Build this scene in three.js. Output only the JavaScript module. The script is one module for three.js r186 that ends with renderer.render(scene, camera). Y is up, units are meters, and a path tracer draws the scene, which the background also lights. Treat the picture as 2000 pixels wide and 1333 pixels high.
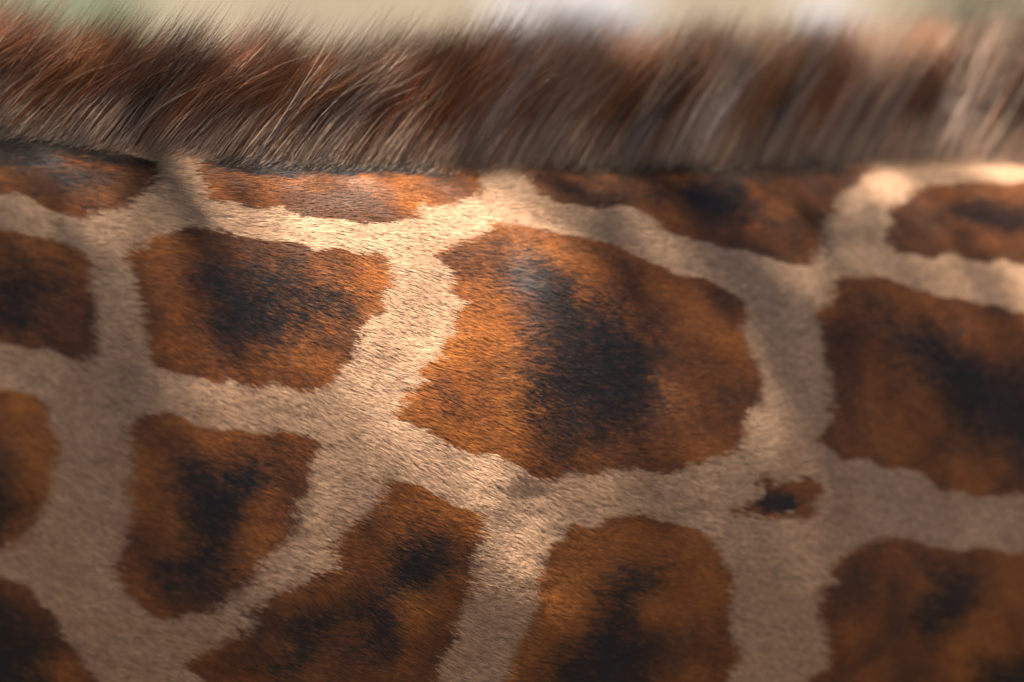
import * as THREE from 'three';

// ---------- camera, sky, sun, exposure ----------
const scene = new THREE.Scene();
const camera = new THREE.PerspectiveCamera(10.16, 1024 / 682, 0.05, 400);
camera.position.set(0, 0, 3);
camera.lookAt(0, 0, 0);
camera.focus = 2.81;                      // the near flank and the mane above it; the neck recedes to the right
camera.userData.fStop = 2.4;
const renderer = new THREE.WebGLRenderer({ antialias: true });
renderer.setSize(1024, 682);
renderer.toneMapping = THREE.LinearToneMapping;
renderer.toneMappingExposure = 3.9;
renderer.shadowMap.enabled = true;

const YAW = THREE.MathUtils.degToRad(35);                                   // the neck runs away from the camera to the right
const ALONG = new THREE.Vector3(Math.cos(YAW), 0, -Math.sin(YAW));
const OUT = new THREE.Vector3(Math.sin(YAW), 0, Math.cos(YAW));
const UP = new THREE.Vector3(0, 1, 0);
const SUN = UP.clone().addScaledVector(OUT, 0.17).addScaledVector(ALONG, -0.30).normalize();   // almost overhead
{ // clear sky: deeper blue overhead, pale towards the horizon
  const W = 256, H = 128, a = new Float32Array(W * H * 4);
  for (let j = 0; j < H; j++) for (let i = 0; i < W; i++) {
    const up = Math.max(0, Math.sin(((j + 0.5) / H - 0.5) * Math.PI)), t = Math.pow(1 - up, 3), o = (j * W + i) * 4;
    a[o] = 0.055 + 0.08 * t; a[o + 1] = 0.076 + 0.07 * t; a[o + 2] = 0.12 + 0.04 * t; a[o + 3] = 1;
  }
  const t = new THREE.DataTexture(a, W, H, THREE.RGBAFormat, THREE.FloatType);
  t.mapping = THREE.EquirectangularReflectionMapping; t.magFilter = THREE.LinearFilter; t.needsUpdate = true;
  scene.background = t; scene.environment = t;
}
const sun = new THREE.DirectionalLight(new THREE.Color(1, 0.91, 0.79), 5);
sun.position.copy(SUN).multiplyScalar(20);
sun.castShadow = true;
sun.shadow.mapSize.set(4096, 4096);
sun.shadow.radius = 2.2;
Object.assign(sun.shadow.camera, { left: -3, right: 3, top: 3, bottom: -3, near: 1, far: 60 });
scene.add(sun, sun.target);

// ---------- helpers ----------
let seed = 12345;
function rnd() { seed = (seed + 0x6D2B79F5) | 0; let t = Math.imul(seed ^ (seed >>> 15), 1 | seed); t = (t + Math.imul(t ^ (t >>> 7), 61 | t)) ^ t; return ((t ^ (t >>> 14)) >>> 0) / 4294967296; }
const rr = (a, b) => a + (b - a) * rnd();
const gauss = () => (rnd() + rnd() + rnd() - 1.5) / 1.5;
const clamp = (x, a, b) => Math.min(b, Math.max(a, x));
const mixv = (a, b, t) => a + (b - a) * t;
const smooth = (a, b, x) => { const t = clamp((x - a) / (b - a), 0, 1); return t * t * (3 - 2 * t); };
function hash(i, j, k) { let h = Math.imul(i, 374761393) + Math.imul(j, 668265263) + Math.imul(k, 2147483629 | 0); h = Math.imul(h ^ (h >>> 13), 1274126177); return ((h ^ (h >>> 16)) >>> 0) / 4294967296; }
function noise(x, y, k = 0) {                                               // value noise, -1 to 1
  const i = Math.floor(x), j = Math.floor(y), u = x - i, v = y - j, a = u * u * (3 - 2 * u), b = v * v * (3 - 2 * v);
  return 2 * mixv(mixv(hash(i, j, k), hash(i + 1, j, k), a), mixv(hash(i, j + 1, k), hash(i + 1, j + 1, k), a), b) - 1;
}
const fbm = (x, y, k) => 0.55 * noise(x, y, k) + 0.3 * noise(x * 2.1 + 7, y * 2.1 + 3, k + 1) + 0.15 * noise(x * 4.3 + 1, y * 4.3 + 9, k + 2);
function tag(o, label, category, kind, group) {
  if (label) o.userData.label = label;
  if (category) o.userData.category = category;
  if (kind) o.userData.kind = kind;
  if (group) o.userData.group = group;
  return o;
}
function shadows(o) { o.castShadow = true; o.receiveShadow = true; return o; }

// ---------- coat pattern: outlines in metres on the skin, as s (along the neck) and q (round it, from the crest) ----------
const PATCH_OUTLINES = [
  [-0.539,0.009,-0.45,0.007,-0.409,0.007,-0.372,0.016,-0.343,0.034,-0.349,0.057,-0.365,0.076,-0.384,0.091,-0.398,0.095,-0.414,0.102,-0.429,0.11,-0.448,0.108,-0.463,0.103,-0.474,0.099,-0.509,0.1,-0.546,0.092],
  [-0.305,0.03,-0.311,0.052,-0.314,0.075,-0.297,0.075,-0.277,0.078,-0.252,0.077,-0.238,0.084,-0.214,0.085,-0.194,0.091,-0.17,0.087,-0.141,0.082,-0.133,0.074,-0.108,0.07,-0.083,0.066,-0.064,0.052,-0.055,0.032,-0.055,0.01,-0.075,0.004,-0.145,0.004,-0.214,0.005,-0.258,0.004],
  [-0.002,0.003,-0.017,0.04,-0.014,0.061,0.0,0.067,0.02,0.07,0.032,0.076,0.058,0.073,0.068,0.081,0.084,0.096,0.105,0.099,0.132,0.107,0.155,0.112,0.183,0.119,0.217,0.125,0.238,0.118,0.247,0.104,0.248,0.09,0.275,0.074,0.286,0.06,0.306,0.047,0.339,0.031,0.33,0.003,0.202,0.001,0.098,0.002],
  [0.303,0.11,0.32,0.091,0.322,0.081,0.352,0.067,0.377,0.055,0.412,0.053,0.459,0.051,0.531,0.047,0.597,0.062,0.583,0.115,0.528,0.146,0.488,0.146,0.445,0.139,0.419,0.133,0.392,0.13,0.367,0.125,0.34,0.125,0.314,0.121],
  [-0.553,0.141,-0.517,0.132,-0.493,0.13,-0.477,0.129,-0.458,0.131,-0.435,0.139,-0.431,0.147,-0.435,0.159,-0.432,0.173,-0.43,0.188,-0.434,0.204,-0.437,0.214,-0.45,0.223,-0.464,0.223,-0.479,0.219,-0.495,0.219,-0.529,0.219,-0.563,0.216,-0.571,0.184],
  [-0.399,0.13,-0.383,0.122,-0.36,0.113,-0.339,0.106,-0.316,0.106,-0.291,0.107,-0.265,0.109,-0.24,0.112,-0.223,0.113,-0.197,0.114,-0.18,0.116,-0.176,0.127,-0.175,0.14,-0.187,0.15,-0.185,0.161,-0.2,0.171,-0.211,0.183,-0.22,0.197,-0.23,0.209,-0.243,0.222,-0.263,0.228,-0.284,0.227,-0.305,0.226,-0.326,0.225,-0.347,0.224,-0.363,0.221,-0.379,0.22,-0.393,0.218,-0.396,0.207,-0.398,0.192,-0.397,0.176,-0.401,0.161,-0.397,0.147],
  [-0.137,0.115,-0.113,0.105,-0.091,0.101,-0.07,0.09,-0.047,0.09,-0.025,0.094,-0.004,0.102,0.024,0.105,0.045,0.114,0.066,0.124,0.087,0.135,0.111,0.137,0.133,0.147,0.149,0.153,0.145,0.168,0.136,0.184,0.143,0.201,0.147,0.221,0.142,0.241,0.128,0.252,0.122,0.264,0.106,0.277,0.081,0.286,0.052,0.289,0.023,0.286,-0.006,0.289,-0.034,0.288,-0.062,0.29,-0.089,0.28,-0.112,0.273,-0.134,0.267,-0.152,0.263,-0.171,0.254,-0.193,0.243,-0.18,0.231,-0.166,0.219,-0.169,0.208,-0.149,0.198,-0.142,0.184,-0.125,0.177,-0.124,0.163,-0.111,0.155,-0.125,0.145,-0.12,0.134,-0.129,0.126],
  [0.238,0.149,0.253,0.141,0.28,0.139,0.302,0.146,0.324,0.153,0.354,0.16,0.38,0.165,0.407,0.169,0.434,0.172,0.487,0.183,0.552,0.203,0.566,0.253,0.551,0.302,0.499,0.338,0.459,0.333,0.414,0.318,0.387,0.321,0.354,0.316,0.327,0.312,0.306,0.301,0.274,0.294,0.243,0.287,0.222,0.284,0.202,0.27,0.212,0.247,0.217,0.227,0.21,0.207,0.22,0.186,0.217,0.166],
  [-0.567,0.276,-0.532,0.252,-0.509,0.253,-0.495,0.252,-0.482,0.259,-0.477,0.273,-0.471,0.287,-0.475,0.298,-0.481,0.312,-0.479,0.326,-0.487,0.344,-0.494,0.358,-0.509,0.365,-0.532,0.374,-0.563,0.37,-0.583,0.33],
  [-0.417,0.26,-0.402,0.253,-0.386,0.253,-0.37,0.256,-0.349,0.26,-0.329,0.262,-0.304,0.261,-0.283,0.261,-0.266,0.262,-0.251,0.264,-0.264,0.276,-0.263,0.289,-0.269,0.302,-0.276,0.314,-0.28,0.329,-0.29,0.342,-0.305,0.352,-0.316,0.366,-0.328,0.378,-0.344,0.392,-0.36,0.399,-0.38,0.402,-0.4,0.402,-0.411,0.39,-0.424,0.374,-0.421,0.357,-0.422,0.337,-0.416,0.323,-0.418,0.307,-0.414,0.288,-0.411,0.273],
  [-0.567,0.415,-0.531,0.387,-0.508,0.388,-0.492,0.389,-0.48,0.399,-0.467,0.409,-0.462,0.421,-0.449,0.432,-0.437,0.444,-0.43,0.456,-0.427,0.492,-0.464,0.522,-0.511,0.524,-0.555,0.5],
  [-0.206,0.293,-0.189,0.293,-0.171,0.298,-0.154,0.305,-0.136,0.311,-0.12,0.319,-0.117,0.332,-0.124,0.351,-0.123,0.368,-0.132,0.386,-0.135,0.401,-0.142,0.421,-0.144,0.446,-0.153,0.482,-0.2,0.504,-0.272,0.496,-0.324,0.472,-0.347,0.45,-0.366,0.434,-0.349,0.421,-0.325,0.414,-0.314,0.402,-0.321,0.393,-0.299,0.381,-0.278,0.372,-0.262,0.362,-0.245,0.358,-0.249,0.347,-0.241,0.335,-0.228,0.325,-0.218,0.317,-0.209,0.306],
  [-0.055,0.34,-0.039,0.331,-0.02,0.328,0.006,0.322,0.027,0.321,0.051,0.326,0.076,0.334,0.093,0.343,0.099,0.356,0.113,0.373,0.115,0.393,0.118,0.417,0.127,0.438,0.123,0.455,0.114,0.502,0.037,0.521,-0.047,0.498,-0.087,0.471,-0.085,0.447,-0.086,0.426,-0.079,0.41,-0.07,0.394,-0.067,0.375,-0.061,0.359],
  [0.199,0.384,0.214,0.377,0.203,0.369,0.223,0.359,0.254,0.351,0.274,0.346,0.296,0.348,0.312,0.357,0.339,0.36,0.377,0.361,0.416,0.364,0.473,0.37,0.539,0.395,0.563,0.45,0.547,0.514,0.44,0.541,0.293,0.522,0.212,0.489,0.192,0.458,0.211,0.45,0.219,0.442,0.211,0.425,0.202,0.405],
  [0.108,0.32,0.125,0.316,0.135,0.311,0.13,0.301,0.138,0.295,0.15,0.298,0.147,0.305,0.16,0.302,0.176,0.297,0.193,0.301,0.196,0.309,0.185,0.317,0.188,0.326,0.181,0.33,0.165,0.326,0.145,0.326,0.125,0.322],
];
const DARK_CENTRES = [
  [0, 1.0, [-0.511,0.008,-0.45,0.007,-0.388,0.006,-0.337,0.031,-0.36,0.044,-0.395,0.048,-0.433,0.06,-0.477,0.072,-0.536,0.07]],
  [0, 0.75, [-0.445,0.06,-0.409,0.051,-0.389,0.063,-0.398,0.083,-0.425,0.097,-0.443,0.09,-0.449,0.077]],
  [1, 1.15, [-0.292,0.006,-0.214,0.005,-0.145,0.004,-0.07,0.004,-0.092,0.031,-0.165,0.038,-0.234,0.041,-0.308,0.045]],
  [1, 0.35, [-0.266,0.035,-0.188,0.03,-0.171,0.049,-0.206,0.066,-0.257,0.061]],
  [2, 0.8, [0.018,0.002,0.098,0.002,0.255,0.001,0.355,0.006,0.302,0.037,0.213,0.042,0.123,0.038,0.033,0.038]],
  [2, 0.85, [0.136,0.034,0.179,0.031,0.191,0.051,0.199,0.073,0.194,0.094,0.166,0.088,0.133,0.082,0.123,0.062]],
  [2, 0.55, [0.011,0.027,0.076,0.033,0.11,0.059,0.086,0.086,0.044,0.07,0.008,0.055]],
  [3, 0.85, [0.371,0.082,0.411,0.071,0.458,0.068,0.536,0.073,0.548,0.091,0.502,0.112,0.448,0.105,0.395,0.1]],
  [4, 0.9, [-0.545,0.163,-0.497,0.149,-0.473,0.147,-0.455,0.156,-0.455,0.172,-0.468,0.189,-0.485,0.203,-0.521,0.209,-0.55,0.199]],
  [5, 1.0, [-0.346,0.133,-0.312,0.123,-0.262,0.129,-0.229,0.135,-0.21,0.147,-0.219,0.168,-0.24,0.188,-0.277,0.202,-0.316,0.208,-0.336,0.202,-0.352,0.188,-0.345,0.168,-0.354,0.148]],
  [6, 1.0, [-0.088,0.113,-0.039,0.106,-0.017,0.127,-0.001,0.153,0.026,0.161,0.046,0.178,0.047,0.198,0.058,0.223,0.056,0.238,0.02,0.261,-0.024,0.268,-0.061,0.263,-0.078,0.244,-0.085,0.225,-0.089,0.209,-0.076,0.197,-0.061,0.177,-0.069,0.153,-0.09,0.134]],
  [7, 1.0, [0.268,0.163,0.301,0.176,0.346,0.189,0.38,0.211,0.466,0.228,0.52,0.253,0.499,0.285,0.426,0.296,0.387,0.287,0.339,0.27,0.321,0.238,0.294,0.209,0.267,0.184]],
  [8, 1.0, [-0.556,0.292,-0.522,0.287,-0.505,0.295,-0.501,0.324,-0.506,0.35,-0.533,0.361,-0.56,0.348]],
  [9, 1.1, [-0.379,0.284,-0.351,0.288,-0.317,0.278,-0.305,0.285,-0.314,0.302,-0.322,0.321,-0.33,0.344,-0.337,0.364,-0.357,0.38,-0.382,0.382,-0.395,0.368,-0.387,0.356,-0.371,0.347,-0.38,0.329,-0.376,0.31]],
  [10, 1.1, [-0.553,0.406,-0.508,0.393,-0.491,0.412,-0.476,0.437,-0.473,0.461,-0.485,0.498,-0.532,0.497]],
  [11, 1.1, [-0.198,0.34,-0.18,0.33,-0.158,0.339,-0.143,0.359,-0.16,0.372,-0.182,0.38,-0.205,0.39,-0.215,0.382,-0.199,0.363]],
  [11, 1.1, [-0.234,0.386,-0.205,0.374,-0.188,0.389,-0.179,0.413,-0.199,0.429,-0.222,0.421,-0.22,0.401]],
  [11, 1.05, [-0.277,0.391,-0.243,0.386,-0.233,0.394,-0.258,0.41,-0.264,0.43,-0.284,0.438,-0.301,0.433,-0.283,0.415]],
  [12, 1.1, [0.019,0.362,0.048,0.362,0.049,0.378,0.026,0.389,0.024,0.409,0.045,0.422,0.045,0.446,0.036,0.489,-0.042,0.481,-0.044,0.431,-0.017,0.42,-0.001,0.4,-0.008,0.38,0.001,0.369]],
  [13, 0.9, [0.307,0.361,0.352,0.378,0.361,0.403,0.342,0.419,0.316,0.426,0.291,0.404,0.304,0.385]],
  [13, 1.1, [0.376,0.45,0.472,0.432,0.531,0.459,0.511,0.513,0.398,0.514]],
  [14, 1.2, [0.14,0.307,0.155,0.31,0.17,0.314,0.173,0.321,0.15,0.322,0.137,0.317]],
];
const PATCH_LABELS = [
  'dark brown patch cut off by the dark foot of the mane', 'rusty brown patch with a thin black edge along the mane', 'long brown patch under the mane with bluish black blotches', 'brown patch with a small bluish black centre',
  'brown patch with a rounded bluish black centre', 'four sided brown patch with a wide speckled black centre', 'largest rust brown patch with a winding black centre', 'brown patch with a black centre running down to one side',
  'dark brown patch with a black inner edge', 'tapering brown patch with a hooked black centre', 'very dark brown patch, almost black inside', 'brown patch with three separate black blotches', 'rounded brown patch with a ragged black streak', 'brown patch with a vague dark centre and pale flecks above', 'tiny dark brown spot alone on the cream seam'];
const COAT_HAIRS = 980000, MANE_HAIRS = 76000;

// ---------- the neck: a laterally flattened tube whose crest dips and rises a little ----------
const HALF_WIDTH = 0.13, HALF_HEIGHT = 0.26, ARC_STEPS = 2000;
const arcTable = new Float64Array(ARC_STEPS + 1);
for (let i = 1, w = 0, y = 0; i <= ARC_STEPS; i++) {
  const t = Math.PI * i / ARC_STEPS, w1 = HALF_WIDTH * Math.sin(t), y1 = HALF_HEIGHT * Math.cos(t) - HALF_HEIGHT;
  arcTable[i] = arcTable[i - 1] + Math.hypot(w1 - w, y1 - y); w = w1; y = y1;
}
const HALF_GIRTH = arcTable[ARC_STEPS];
function angleAt(q) {                                                        // q in metres round the section -> angle from the crest
  const g = clamp(Math.abs(q), 0, HALF_GIRTH);
  let lo = 0, hi = ARC_STEPS;
  while (hi - lo > 1) { const m = (lo + hi) >> 1; if (arcTable[m] <= g) lo = m; else hi = m; }
  return Math.sign(q) * Math.PI * (lo + (g - arcTable[lo]) / (arcTable[hi] - arcTable[lo])) / ARC_STEPS;
}
const size = (s) => 1 + 0.10 * clamp(s, -1.4, 1.4);
function crest(s) { const x = clamp(s, -0.62, 0.68); return 0.13482 + x * (0.02561 + x * (0.0684 + x * (-0.10906 + 0.00526 * x))); }
const fold = (s, q) => { const x = s * 0.8 + q * 1.3, y = q * 0.8 - s * 0.5, r = noise(x * 7 + 1.2, y * 20 + 4, 53); return Math.exp(-r * r * 14) * smooth(-0.2, 0.5, noise(s * 5, q * 5, 54)); };   // soft skin creases
const swell = (s, q) => -0.0013 * fold(s, q) * smooth(0.05, 0.14, Math.abs(q)) + 0.007 * noise(s * 9 + 3.3, q * 8 + 1.7, 50) * smooth(0.02, 0.12, Math.abs(q)) + 0.002 * noise(s * 26 + 2, q * 22 + 5, 51) * smooth(0.01, 0.06, Math.abs(q));
function skin(s, q, lift = 0, to = new THREE.Vector3()) {
  const t = angleAt(q), k = size(s), h = swell(s, q) + lift;
  let nw = HALF_HEIGHT * Math.sin(t), ny = HALF_WIDTH * Math.cos(t); const l = Math.hypot(nw, ny); nw /= l; ny /= l;
  const w = HALF_WIDTH * Math.sin(t) * k + nw * h, y = crest(s) + HALF_HEIGHT * (Math.cos(t) - 1) * k + ny * h;
  return to.set(ALONG.x * s + OUT.x * w, y, ALONG.z * s + OUT.z * w);
}
const _a = new THREE.Vector3(), _b = new THREE.Vector3();
function frameAt(s, q) {                                                     // point, unit vectors along the neck, down round it, and outwards
  const e = 0.002, p = skin(s, q), ts = skin(s + e, q, 0, _a).clone().sub(skin(s - e, q, 0, _b)).normalize(), tq = skin(s, q + e, 0, _a).clone().sub(skin(s, q - e, 0, _b)).normalize();
  const n = new THREE.Vector3().crossVectors(tq, ts).normalize();
  return { p, ts, tq, n };
}

// which patch a point of the skin lies in, and how dark its centre is there
function signedDistance(poly, x, y) {                                        // positive inside
  let d = Infinity, inside = false;
  for (let i = 0, n = poly.length, j = n - 2; i < n; j = i, i += 2) {
    const x0 = poly[j], y0 = poly[j + 1], x1 = poly[i], y1 = poly[i + 1], ex = x1 - x0, ey = y1 - y0, t = clamp(((x - x0) * ex + (y - y0) * ey) / (ex * ex + ey * ey + 1e-12), 0, 1);
    const dx = x - x0 - ex * t, dy = y - y0 - ey * t; d = Math.min(d, dx * dx + dy * dy);
    if ((y1 > y) !== (y0 > y) && x < (x0 - x1) * (y - y1) / (y0 - y1) + x1) inside = !inside;
  }
  return (inside ? 1 : -1) * Math.sqrt(d);
}
const boxOf = (poly, m) => { let a = 9, b = 9, c = -9, d = -9; for (let i = 0; i < poly.length; i += 2) { a = Math.min(a, poly[i]); c = Math.max(c, poly[i]); b = Math.min(b, poly[i + 1]); d = Math.max(d, poly[i + 1]); } return [a - m, b - m, c + m, d + m]; };
const inBox = (b, x, y) => x > b[0] && y > b[1] && x < b[2] && y < b[3];
const patchBoxes = PATCH_OUTLINES.map((p) => boxOf(p, 0.012));
const centreBoxes = DARK_CENTRES.map((c) => boxOf(c[2], 0.05));
function patchAt(s, q, stray = 0) {                                          // stray lets a lock cross the outline a little
  q = Math.max(Math.abs(q), 0.008);
  const js = s + 0.004 * noise(s * 55, q * 70, 1) + 0.0008 * noise(s * 210, q * 420, 2), jq = q + 0.0035 * noise(s * 55, q * 70, 3) + 0.0008 * noise(s * 210, q * 420, 4);
  if (inBox(patchBoxes[14], s, q) && signedDistance(PATCH_OUTLINES[14], s, q) > -0.0015 + stray * 0.5) return noise(s * 110, q * 170, 7) > 0.62 ? -1 : 14;
  s = js + stray; q = jq + stray * 0.4;
  for (let i = 0; i < 14; i++) if (inBox(patchBoxes[i], s, q) && signedDistance(PATCH_OUTLINES[i], s, q) > 0) return i;
  return -1;
}
function beyond(s, q) {                                                      // the same sort of coat where the photograph does not reach: irregular polygons with pale seams
  const x = s / 0.19, y = Math.abs(q) / 0.17 + 0.4; let a = 9, b = 9;
  for (let i = -1; i <= 1; i++) for (let j = -1; j <= 1; j++) {
    const cx = Math.floor(x) + i, cy = Math.floor(y) + j, d = Math.hypot(cx + 0.5 + 0.5 * (hash(cx, cy, 21) - 0.5) - x, cy + 0.5 + 0.5 * (hash(cx, cy, 22) - 0.5) - y);
    if (d < a) { b = a; a = d; } else if (d < b) b = d;
  }
  return [b - a > 0.22, smooth(0.3, 0.1, a)];
}
const FRAMED = (s, q) => s > -0.56 && s < 0.62 && Math.abs(q) < 0.5;
function centreAt(i, s, q) {                                                 // 0 brown to 1 black, blotchy
  let d = 0;
  DARK_CENTRES.forEach(([of, weight, poly], c) => {
    if (of !== i || !inBox(centreBoxes[c], s, q)) return;
    const soft = i === 14 ? 0.008 : i < 4 ? 0.014 : i < 8 ? 0.042 : 0.028;
    const sd = signedDistance(poly, s, q) + 0.012 * fbm(s * 38, q * 50, 11) + 0.006 * noise(s * 190, q * 380, 12);
    d = Math.max(d, weight * smooth(-soft, soft * 0.9, sd));
  });
  return d * (0.86 + 0.22 * fbm(s * 130, q * 260, 15));
}
const PALE = [0.62, 0.385, 0.235], BROWN = [0.25, 0.076, 0.016], RUST = [0.40, 0.13, 0.023], UMBER = [0.10, 0.034, 0.011], BLACK = [0.014, 0.012, 0.012];
const TAN = [0.43, 0.245, 0.14];
function coat(s, q, grain = 0) {                                             // [patch number or -1 or -2, r, g, b, darkness]; grain is 0 for skin, else -1 to 1 for one lock
  let i = FRAMED(s, q) ? patchAt(s, q, (0.0085 + 0.005 * noise(s * 25, q * 25, 5)) * grain) : -2, dark = 0, brown = i >= 0;
  if (i === -2) { const [inPatch, d] = beyond(s, q); brown = inPatch; dark = d; } else if (brown) dark = centreAt(i, s, Math.max(Math.abs(q), 0.005));
  let c;
  if (!brown) { const t = clamp(0.28 + 0.55 * fbm(s * 11, q * 13, 31) + 0.22 * noise(s * 70, q * 120, 34) + 0.12 * grain, 0, 1); c = PALE.map((v, k) => mixv(v, TAN[k], t)); }
  else {
    const t = 0.5 + 0.9 * fbm(s * 22, q * 26, 33) + 0.3 * grain - (i >= 0 && i < 4 ? 0.26 : 0), warm = clamp(t, 0, 1);
    c = BROWN.map((v, k) => warm > 0.5 ? mixv(v, RUST[k], (warm - 0.5) * 2) : mixv(UMBER[k], v, warm * 2));
  }
  const shade = grain ? 1 + 0.2 * grain : 1;
  return [i, c[0] * shade, c[1] * shade, c[2] * shade, brown ? dark : 0];
}
const blacken = (c, b) => [mixv(c[1], BLACK[0], b), mixv(c[2], BLACK[1], b), mixv(c[3], BLACK[2], b)];

const giraffe = new THREE.Group();
giraffe.name = 'giraffe';
tag(giraffe, 'brown patched giraffe neck with a short upright auburn mane', 'giraffe');
scene.add(giraffe);
{
  const NS = 440, NQ = 200, S0 = -1.25, S1 = 1.35, pos = [], col = [], idx = [], v = new THREE.Vector3();
  for (let i = 0; i <= NS; i++) for (let j = 0; j <= NQ; j++) {
    const s = mixv(S0, S1, i / NS), q = mixv(-HALF_GIRTH, HALF_GIRTH, j / NQ), c = coat(s, q);
    skin(s, q, 0, v); pos.push(v.x, v.y, v.z); const k = blacken(c, smooth(0.2, 0.8, c[4])); col.push(mixv(k[0], 0.05, 0.55), mixv(k[1], 0.04, 0.55), mixv(k[2], 0.036, 0.55));   /* the hide under the hair is dark */
    if (i < NS && j < NQ) { const a = i * (NQ + 1) + j, b = a + NQ + 1; idx.push(a, a + 1, b, b, a + 1, b + 1); }
  }
  for (const [end, flip] of [[0, false], [NS, true]]) {                      // close both ends
    const m = pos.length / 3, p = skin(end ? S1 : S0, 0).add(skin(end ? S1 : S0, HALF_GIRTH)).multiplyScalar(0.5);
    pos.push(p.x, p.y, p.z); col.push(0.3, 0.2, 0.1);
    for (let j = 0; j < NQ; j++) { const a = end * (NQ + 1) + j; if (flip) idx.push(m, a, a + 1); else idx.push(m, a + 1, a); }
  }
  const g = new THREE.BufferGeometry();
  g.setAttribute('position', new THREE.Float32BufferAttribute(pos, 3));
  g.setAttribute('color', new THREE.Float32BufferAttribute(col, 3));
  g.setIndex(idx); g.computeVertexNormals();
  const m = shadows(new THREE.Mesh(g, new THREE.MeshStandardMaterial({ vertexColors: true, roughness: 0.85 })));
  m.name = 'neck'; giraffe.add(m);
}

// ---------- hair: every hair a thin tapered solid or blade of its own, joined into one mesh per region ----------
class Buffer {                                                               // a growing typed array
  constructor(Type) { this.Type = Type; this.a = new Type(4096); this.length = 0; }
  push(...v) { if (this.length + v.length > this.a.length) { const a = new this.Type(this.a.length * 2); a.set(this.a); this.a = a; } for (const x of v) this.a[this.length++] = x; }
  done() { return this.a.slice(0, this.length); }
}
class Hairs {
  constructor() { this.p = new Buffer(Float32Array); this.n = new Buffer(Float32Array); this.c = new Buffer(Float32Array); this.i = new Buffer(Uint32Array); }
  spike(root, tip, x, z, r, c) {                                             // a few short hairs stuck together: a tapering ridge, rounded by its normals
    const o = this.p.length / 3;
    for (const e of [-1, 0, 1]) {
      const up = e ? 0 : r * 0.55, b = e ? 0.42 : 1;
      this.p.push(root.x + x.x * r * e + z.x * up, root.y + x.y * r * e + z.y * up, root.z + x.z * r * e + z.z * up); this.n.push(z.x * b + x.x * 0.9 * e, z.y * b + x.y * 0.9 * e, z.z * b + x.z * 0.9 * e); this.c.push(c[0], c[1], c[2]);
    }
    this.p.push(tip.x, tip.y, tip.z); this.n.push(z.x, z.y, z.z); this.c.push(c[0], c[1], c[2]);
    this.i.push(o, o + 1, o + 3, o + 1, o + 2, o + 3);
  }
  blade(points, side, r, colorAt) {                                          // a long bending hair
    const n = points.length, o = this.p.length / 3;
    const d = new THREE.Vector3(), f = new THREE.Vector3(), w = new THREE.Vector3();
    for (let i = 0; i < n; i++) {
      d.copy(points[Math.min(i + 1, n - 1)]).sub(points[Math.max(i - 1, 0)]).normalize(); w.copy(side).addScaledVector(d, -side.dot(d)).normalize(); f.crossVectors(w, d);
      const c = colorAt(i / (n - 1)), k = r * (1 - 0.45 * i / (n - 1));
      for (const e of i === n - 1 ? [0] : [-1, 1]) {
        this.p.push(points[i].x + w.x * k * e, points[i].y + w.y * k * e, points[i].z + w.z * k * e);
        this.n.push(f.x * 0.75 + w.x * 0.66 * e, f.y * 0.75 + w.y * 0.66 * e, f.z * 0.75 + w.z * 0.66 * e); this.c.push(c[0], c[1], c[2]);
      }
      const a = o + 2 * i;
      if (i < n - 2) this.i.push(a, a + 1, a + 2, a + 2, a + 1, a + 3); else if (i === n - 2) this.i.push(a, a + 1, a + 2);
    }
  }
  build(name, material, parent, label) {
    const g = new THREE.BufferGeometry();
    g.setAttribute('position', new THREE.BufferAttribute(this.p.done(), 3)); g.setAttribute('normal', new THREE.BufferAttribute(this.n.done(), 3)); g.setAttribute('color', new THREE.BufferAttribute(this.c.done(), 3)); g.setIndex(new THREE.BufferAttribute(this.i.done(), 1));
    const o = shadows(new THREE.Mesh(g, material)); o.name = name; o.userData.kind = 'stuff'; if (label) o.userData.label = label; parent.add(o); return o;
  }
}
const hairMaterial = new THREE.MeshPhysicalMaterial({ vertexColors: true, roughness: 0.42, specularIntensity: 0.8, side: THREE.DoubleSide });
const maneMaterial = new THREE.MeshPhysicalMaterial({ vertexColors: true, roughness: 0.5, specularIntensity: 0.55, transmission: 0.15, side: THREE.DoubleSide });
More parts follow.
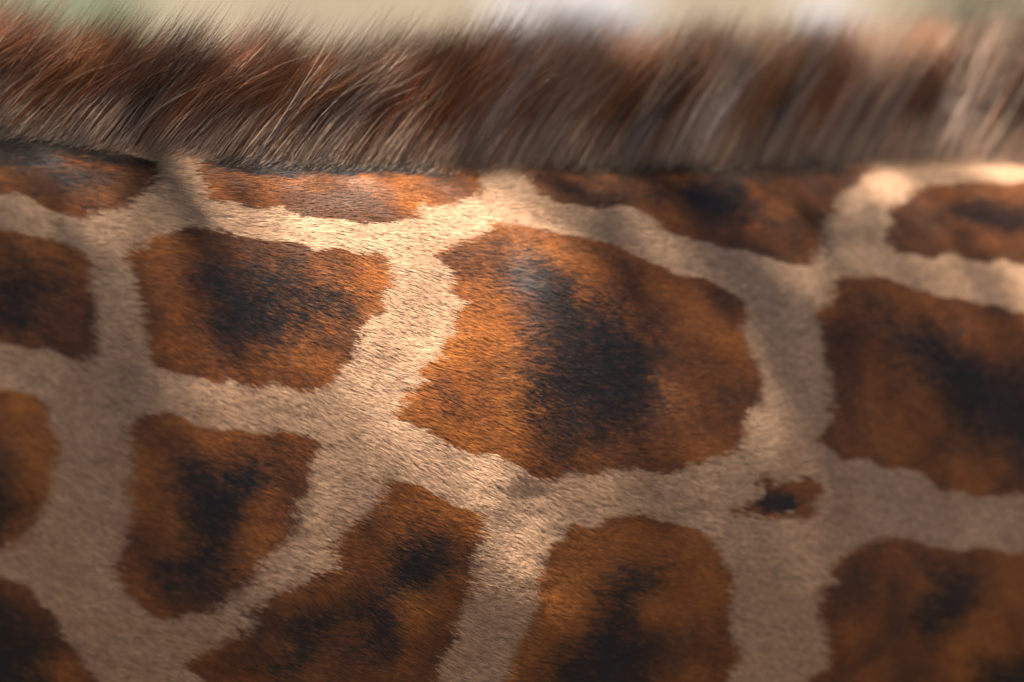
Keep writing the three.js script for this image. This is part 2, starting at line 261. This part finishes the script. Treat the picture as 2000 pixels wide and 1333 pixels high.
{ // the short coat
  const pale = new Hairs(), patches = PATCH_OUTLINES.map(() => new Hairs()), other = new Hairs();
  const S0 = -0.59, S1 = 0.67, Q0 = -0.02, Q1 = 0.475, HAIRS_TO_A_LOCK = 3;
  const y = new THREE.Vector3(), x = new THREE.Vector3(), z = new THREE.Vector3(), root = new THREE.Vector3(), tip = new THREE.Vector3();
  for (let k = 0; k < COAT_HAIRS / HAIRS_TO_A_LOCK; k++) {
    const s = rr(S0, S1), q = rr(Q0, Q1), f = frameAt(s, q), grain = gauss() || 0.01, c = coat(s, q, grain);
    const to = c[0] === -1 ? pale : c[0] >= 0 ? patches[c[0]] : other;
    const swirl = 0.20 + 0.30 * fbm(s * 5 + 1, q * 6 + 2, 41) + 0.16 * noise(s * 30, q * 34, 42) + 0.22 * Math.exp(-((s + 0.12) ** 2) / 0.03 - ((q - 0.27) ** 2) / 0.012) + 0.1 * gauss();
    const rise = 0.22 + 0.09 * noise(s * 60, q * 110, 43) + 0.9 * smooth(0.028, 0.0, q) * rnd();
    for (let h = 0; h < HAIRS_TO_A_LOCK; h++) {
      const a = swirl + 0.12 * gauss(), len = rr(0.0052, 0.009), tone = rr(0.35, 1.5), hue = c[4] > 0 ? blacken(c, smooth(0.2, 0.8, c[4] + 0.6 * gauss())) : [c[1], c[2], c[3]];
      y.copy(f.ts).multiplyScalar(Math.cos(a)).addScaledVector(f.tq, Math.sin(a)).addScaledVector(f.n, rise + 0.08 * gauss()).normalize();
      x.crossVectors(y, f.n).normalize(); z.crossVectors(x, y);
      root.copy(f.p).addScaledVector(f.ts, rr(-0.002, 0.002)).addScaledVector(f.tq, rr(-0.0007, 0.0007)).addScaledVector(f.n, -0.0003);
      tip.copy(root).addScaledVector(y, len);
      to.spike(root, tip, x, z, rr(0.00018, 0.00034), hue.map((v) => v * tone));
    }
  }
  pale.build('pale_coat', hairMaterial, giraffe, 'cream short hair between the brown patches');
  other.build('outer_coat', hairMaterial, giraffe);
  patches.forEach((l, i) => l.build('coat_patch', hairMaterial, giraffe, PATCH_LABELS[i]));
}
{ // the mane: hairs rooted in a strip along the crest, leaning back along the neck
  const AUBURN = [0.27, 0.085, 0.025], ORANGE = [0.38, 0.145, 0.035], DARK = [0.024, 0.014, 0.010], TAUPE = [0.37, 0.26, 0.185], ASH = [0.58, 0.46, 0.38];
  const tones = [[-0.62, AUBURN], [-0.48, AUBURN], [-0.45, ORANGE], [-0.40, AUBURN], [-0.385, DARK], [-0.365, DARK], [-0.34, AUBURN], [-0.31, AUBURN], [-0.275, ORANGE], [-0.25, ORANGE], [-0.235, DARK], [-0.22, DARK], [-0.20, TAUPE], [-0.175, AUBURN], [-0.14, AUBURN], [-0.115, ORANGE], [-0.095, AUBURN], [-0.075, TAUPE], [-0.05, ASH], [-0.025, AUBURN], [0.0, TAUPE], [0.025, ORANGE], [0.05, AUBURN], [0.08, DARK], [0.105, DARK], [0.125, AUBURN], [0.145, ASH], [0.17, ASH], [0.20, ORANGE], [0.225, DARK], [0.245, ASH], [0.265, AUBURN], [0.29, ASH], [0.33, TAUPE], [0.36, AUBURN], [0.395, DARK], [0.425, ASH], [0.45, DARK], [0.48, TAUPE], [0.52, AUBURN], [0.6, DARK], [0.8, TAUPE]];
  const toneAt = (s) => { let i = 0; while (i < tones.length - 2 && tones[i + 1][0] < s) i++; const t = clamp((s - tones[i][0]) / (tones[i + 1][0] - tones[i][0]), 0, 1); const r = rnd(); return r < 0.2 ? AUBURN : r < 0.32 ? TAUPE : r < 0.42 ? ASH : tones[rnd() < smooth(0.1, 0.9, t) ? i + 1 : i][1]; };
  const long = new Hairs(), under = new Hairs();
  const mane = new THREE.Group(); mane.name = 'mane'; mane.userData.label = 'short upright auburn and dark brown mane'; giraffe.add(mane);
  const side = new THREE.Vector3();
  function grow(to, s, w, lean, bend, splay, len, r, N, colorAt) {           // lean and bend in radians along the neck, splay outwards
    const p = skin(s, w); p.y -= 0.002; const pts = [p.clone()], kink = 0.09 * gauss();
    for (let i = 1; i <= N; i++) { const t = (i - 0.5) / N, a = lean + bend * t + kink * Math.sin(t * 6), o = splay * (1 - 0.5 * t); p.addScaledVector(UP, Math.cos(a) * len / N).addScaledVector(ALONG, Math.sin(a) * len / N).addScaledVector(OUT, o * len / N); pts.push(p.clone()); }
    const roll = rr(-1.1, 1.1); side.copy(ALONG).multiplyScalar(Math.cos(roll)).addScaledVector(OUT, Math.sin(roll));
    to.blade(pts, side, r, colorAt);
  }
  const S0 = -0.68, S1 = 0.78;
  for (let k = 0; k < MANE_HAIRS / 4; k++) {
    const s0 = rr(S0, S1), w0 = rr(-0.016, 0.016), e = smooth(-0.5, 0.5, s0);
    const lean = mixv(0.64, 0.46, e) + 0.08 * noise(s0 * 42, w0 * 60, 61) + 0.05 * noise(s0 * 14, w0 * 20, 62) + 0.04 * gauss(), splay = w0 * 4 + 0.06 * noise(s0 * 50, w0 * 40, 63) + 0.03 * gauss();
    const reach = mixv(mixv(0.128, 0.146, smooth(-0.5, -0.3, s0)), 0.16, smooth(0.0, 0.5, s0)) * (1 + 0.07 * noise(s0 * 20, w0 * 10, 64) + 0.10 * gauss());
    const c = toneAt(s0 + 0.014 * noise(s0 * 80, w0 * 120, 65) + 0.008 * gauss()), b = rr(0.65, 1.3), g = 0.4 * Math.max(0, gauss());
    const base = [mixv(c[0], 0.28, g) * b, mixv(c[1], 0.15, g) * b, mixv(c[2], 0.09, g) * b];
    for (let h = 0; h < 4; h++) {
      const tone = rnd() < 0.12 ? rr(1.4, 2.0) : rr(0.5, 1.25);
      grow(long, s0 + 0.0025 * gauss(), w0 + 0.0015 * gauss(), lean + 0.09 * gauss(), mixv(0.42, 0.2, e) * rr(-0.1, 2.0), splay + 0.03 * gauss(), reach * rr(0.72, 1.06) * (rnd() < 0.05 ? rr(1, 1.22) : 1), rr(0.00006, 0.00019), 5,
        (t) => [tone * base[0] * mixv(0.95, 1.18, t), tone * base[1] * mixv(1, 1.05, t), tone * base[2] * mixv(1.08, 0.9, t)]);
    }
  }
  for (let k = 0; k < MANE_HAIRS * 0.24; k++) {                               // shorter greyish hairs along both feet of the mane
    const s = rr(S0, S1), far = rnd() < 0.25 ? -1 : 1, w = far * rr(0.009, 0.021), b = rr(0.55, 1.3), e = smooth(-0.5, 0.5, s), c = [0.44 * b, 0.29 * b, 0.20 * b];
    grow(under, s, w, mixv(0.58, 0.34, e) + 0.12 * gauss() + 0.1 * noise(s * 42, 0, 61), 0.3, far * rr(0.0, 0.07), rr(0.02, 0.066), rr(0.00008, 0.00015), 3, () => c);
  }
  for (let k = 0; k < 14000; k++) {                                          // short hairs where the coat turns up into the mane
    const s = rr(S0, S1), w = rr(0.014, 0.032), c = coat(s, w, gauss() || 0.01), d = blacken(c, smooth(0.25, 0.72, c[4] + 0.5 * gauss())), b = rr(0.5, 1.2), m = rnd() < 0.4 ? [0.36 * b, 0.24 * b, 0.165 * b] : d.map((v) => v * b);
    grow(under, s, w, 0.8 + 0.25 * gauss(), 0.3, rr(0.1, 0.5), rr(0.007, 0.02) * smooth(0.04, 0.012, w) + 0.004, rr(0.00009, 0.00016), 2, () => m);
  }
  long.build('long_hair', maneMaterial, mane);
  under.build('undercoat', maneMaterial, mane, 'greyish brown short hairs at the foot of the mane');
}

// ---------- what lies behind, far out of focus ----------
{
  const g = new THREE.PlaneGeometry(60, 26, 160, 90), p = g.attributes.position; g.rotateX(-Math.PI / 2);
  for (let i = 0; i < p.count; i++) {
    const x = p.getX(i), z = p.getZ(i) - 19; p.setZ(i, z);
    const back = Math.max(0, -6 - z);
    p.setY(i, -2.2 + 0.42 * back + 0.25 * noise(x * 0.4, z * 0.4, 71) * smooth(0, 4, back) + 0.06 * noise(x * 2, z * 2, 72));
  }
  g.computeVertexNormals();
  {
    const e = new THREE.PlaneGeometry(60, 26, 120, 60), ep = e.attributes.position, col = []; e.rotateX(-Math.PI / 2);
    for (let k = 0; k < ep.count; k++) { const x = ep.getX(k), z = ep.getZ(k) + 6.9, n = 0.8 + 0.25 * fbm(x * 1.1, z * 1.1, 76); ep.setZ(k, z); ep.setY(k, -2.23 + 0.04 * noise(x, z, 77)); col.push(0.075 * n, 0.055 * n, 0.037 * n); }  // unseen ground, darkened in its colour as if shaded, to cut bounce light
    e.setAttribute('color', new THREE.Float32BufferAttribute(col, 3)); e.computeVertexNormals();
    const shadedGround = shadows(new THREE.Mesh(e, new THREE.MeshStandardMaterial({ vertexColors: true, roughness: 1 }))); shadedGround.name = 'ground'; shadedGround.userData.kind = 'structure'; scene.add(shadedGround);
  }
  const T = 512, data = new Uint8Array(T * T * 4);
  for (let j = 0; j < T; j++) for (let i = 0; i < T; i++) { const n = 0.5 + 0.5 * (0.5 * noise(i / 32, j / 32, 73) + 0.5 * noise(i / 5, j / 5, 74)), o = (j * T + i) * 4; data[o] = mixv(73, 98, n); data[o + 1] = mixv(65, 89, n); data[o + 2] = mixv(53, 74, n); data[o + 3] = 255; }
  const tex = new THREE.DataTexture(data, T, T); tex.colorSpace = THREE.SRGBColorSpace; tex.magFilter = THREE.LinearFilter; tex.wrapS = tex.wrapT = THREE.RepeatWrapping; tex.repeat.set(12, 8); tex.needsUpdate = true;
  const m = shadows(new THREE.Mesh(g, new THREE.MeshStandardMaterial({ map: tex, roughness: 1 }))); m.name = 'hillside'; m.userData.kind = 'structure'; scene.add(m);
}

// ---------- far out of focus on the hillside ----------
const leafGeometry = new THREE.BufferGeometry();                                                     // a folded pointed leaf, 5 cm long
leafGeometry.setAttribute('position', new THREE.Float32BufferAttribute([0, 0, 0, 0.013, 0.004, 0.02, 0, 0, 0.022, -0.013, 0.004, 0.02, 0, -0.003, 0.052], 3));
leafGeometry.setIndex([0, 2, 1, 0, 3, 2, 1, 2, 4, 2, 3, 4]); leafGeometry.computeVertexNormals();
const leafMaterial = new THREE.MeshPhysicalMaterial({ color: 0xffffff, roughness: 0.7, transmission: 0.3, side: THREE.DoubleSide });
function gap_stand_in(x, y, z, r, label) {  // added pale solid, stands in for a bright gap of sky
  const g = new THREE.IcosahedronGeometry(r, 12), p = g.attributes.position, v = new THREE.Vector3(), col = [];
  for (let i = 0; i < p.count; i++) { v.fromBufferAttribute(p, i).normalize(); const k = 1 + 0.16 * noise(v.x * 2.2 + x, v.y * 2.2 + v.z * 1.7, 91) + 0.05 * noise(v.x * 7, v.y * 7 + v.z * 5, 92), t = 0.92 + 0.08 * noise(v.x * 9, v.y * 9 + v.z * 7, 93); p.setXYZ(i, v.x * r * k, v.y * r * k * 0.8, v.z * r * k); col.push(0.25 * t, 0.24 * t, 0.25 * t); }
  g.setAttribute('color', new THREE.Float32BufferAttribute(col, 3)); g.computeVertexNormals();
  const m = shadows(new THREE.Mesh(g, new THREE.MeshStandardMaterial({ vertexColors: true, roughness: 0.9 }))); m.name = scene.getObjectByName('gap_stand_in') ? 'gap_stand_in_001' : 'gap_stand_in'; m.position.set(x, y, z); tag(m, label, 'stand_in'); scene.add(m);
}
gap_stand_in(0.27, 1.42, -14.2, 0.36, 'large added pale lump standing in for a bright sky gap behind the mane');
gap_stand_in(1.42, 1.40, -14.2, 0.17, 'small added pale lump standing in for a bright sky gap behind the mane');
function bush(name, x, y, z, r, tone, label) {
  const o = new THREE.Group(); o.name = name; o.position.set(x, y, z); tag(o, label, 'bush'); scene.add(o);
  const st = new THREE.MeshStandardMaterial({ color: new THREE.Color(0.16, 0.12, 0.09), roughness: 0.95 });
  for (let k = 0; k < 6; k++) { const a = k * 1.05 + rr(0, 0.5), c = new THREE.CatmullRomCurve3([new THREE.Vector3(0, -0.15, 0), new THREE.Vector3(Math.cos(a) * r * 0.25, r * 0.5, Math.sin(a) * r * 0.25), new THREE.Vector3(Math.cos(a) * r * 0.6, r * rr(0.9, 1.3), Math.sin(a) * r * 0.6)]); const m = shadows(new THREE.Mesh(new THREE.TubeGeometry(c, 10, 0.012, 5), st)); m.name = 'stem'; o.add(m); }
  const N = 3500, f = shadows(new THREE.InstancedMesh(leafGeometry, leafMaterial, N)), m = new THREE.Matrix4(), q = new THREE.Quaternion(), p = new THREE.Vector3(), c = new THREE.Color();
  for (let k = 0; k < N; k++) { const a = rr(0, 6.283), e = Math.acos(rr(-0.6, 1)), d = r * Math.cbrt(rr(0.15, 1)) * (1 + 0.2 * noise(a * 2, e * 3, 95)), b = rr(0.75, 1.25); p.set(d * Math.sin(e) * Math.cos(a), r * 0.75 + d * Math.cos(e), d * Math.sin(e) * Math.sin(a)); q.setFromEuler(new THREE.Euler(rr(-1, 1), rr(0, 6.28), rr(-1, 1))); f.setMatrixAt(k, m.compose(p, q, new THREE.Vector3(1.3, 1.3, 1.3))); f.setColorAt(k, c.setRGB(tone[0] * b, tone[1] * b, tone[2] * b)); }
  f.name = 'foliage'; f.userData.kind = 'stuff'; o.add(f);
}
bush('sage_bush', -2.2, 0.75, -13.4, 0.7, [0.17, 0.235, 0.13], 'greyish green blurred bush on the hillside behind the mane');
bush('dry_bush', 2.3, 0.8, -13.4, 0.6, [0.15, 0.135, 0.08], 'olive tan blurred bush on the hillside behind the mane');

// ---------- the tree whose crown, above the frame, dapples the sun on the neck ----------
{
  const tree = new THREE.Group(); tree.name = 'shade_tree'; tag(tree, 'leafy tree whose crown shades the giraffe neck from above', 'tree'); scene.add(tree);
  const bark = new THREE.MeshStandardMaterial({ color: new THREE.Color(0.14, 0.10, 0.07), roughness: 0.95 });
  const limb = (name, pts, r0, r1) => {
    const curve = new THREE.CatmullRomCurve3(pts), g = new THREE.TubeGeometry(curve, 24, 1, 9), p = g.attributes.position, c = new THREE.Vector3();
    for (let i = 0; i < p.count; i++) { const t = Math.floor(i / 10) / 24; curve.getPointAt(t, c); const r = mixv(r0, r1, t) * (1 + 0.12 * noise(i * 0.7, t * 9, 81)); p.setXYZ(i, c.x + (p.getX(i) - c.x) * r, c.y + (p.getY(i) - c.y) * r, c.z + (p.getZ(i) - c.z) * r); }
    g.computeVertexNormals(); const m = shadows(new THREE.Mesh(g, bark)); m.name = name; tree.add(m);
  };
  const spot = skin(-0.135, 0.125), centre = spot.clone().addScaledVector(SUN, 2.6);          // the gap in the crown stands over the brightest fur
  const foot = new THREE.Vector3(-2.6, -2.25, -2.2), fork = new THREE.Vector3(-2.3, 1.2, -1.7);
  limb('trunk', [foot, new THREE.Vector3(-2.5, -0.6, -2.0), fork], 0.17, 0.11);
  const U = ALONG.clone().addScaledVector(SUN, -ALONG.dot(SUN)).normalize(), V = new THREE.Vector3().crossVectors(SUN, U);
  for (const [u, v] of [[-0.55, -0.45], [0.35, -0.4], [0.75, 0.3], [-0.5, 0.42], [0.25, 0.5]]) {
    const end = centre.clone().addScaledVector(U, u).addScaledVector(V, v);
    limb('branch', [fork, fork.clone().lerp(end, 0.45).add(new THREE.Vector3(0, 0.3, 0)), end], 0.06, 0.008);
  }
  const N = 36000, leaves = shadows(new THREE.InstancedMesh(leafGeometry, leafMaterial, N));
  leaves.name = 'crown'; leaves.userData.kind = 'stuff';
  const m = new THREE.Matrix4(), q = new THREE.Quaternion(), p = new THREE.Vector3(), sc = new THREE.Vector3(), tint = new THREE.Color();
  const off = (s, q) => { const d = skin(s, q).sub(spot); return [d.dot(U), d.dot(V)]; };
  const gaps = [[0, 0, 0.15, 0.095, 1], [...off(0.34, 0.03), 0.24, 0.11, 0.45], [...off(-0.16, 0.0), 0.16, 0.04, 0.25]];   // openings shaped to light chosen fur: place, size, share of leaves missing
  let spray = [0, 0, 0];
  for (let k = 0; k < N; k++) {
    let u, v, h;
    do {
      if (k % 28 === 0 || rnd() < 0.1) spray = [rr(-1.8, 1.8), rr(-1.2, 1.2), rr(-0.25, 0.5)];
      u = spray[0] + 0.16 * gauss(); v = spray[1] + 0.16 * gauss(); h = spray[2] + 0.08 * gauss();
    } while (gaps.some(([gu, gv, ru, rv, open]) => ((u - gu) / ru) ** 2 + ((v - gv) / rv) ** 2 < 1 && hash(k, Math.round(u * 1e4), 97) < open));
    p.copy(centre).addScaledVector(U, u).addScaledVector(V, v).addScaledVector(SUN, h);
    q.setFromEuler(new THREE.Euler(gauss() * 0.9, rr(0, 6.28), gauss() * 0.9)); sc.setScalar(rr(0.7, 1.25));
    leaves.setMatrixAt(k, m.compose(p, q, sc)); leaves.setColorAt(k, tint.setRGB(rr(0.05, 0.09), rr(0.10, 0.15), rr(0.02, 0.04)));
  }
  tree.add(leaves);
}
renderer.render(scene, camera);
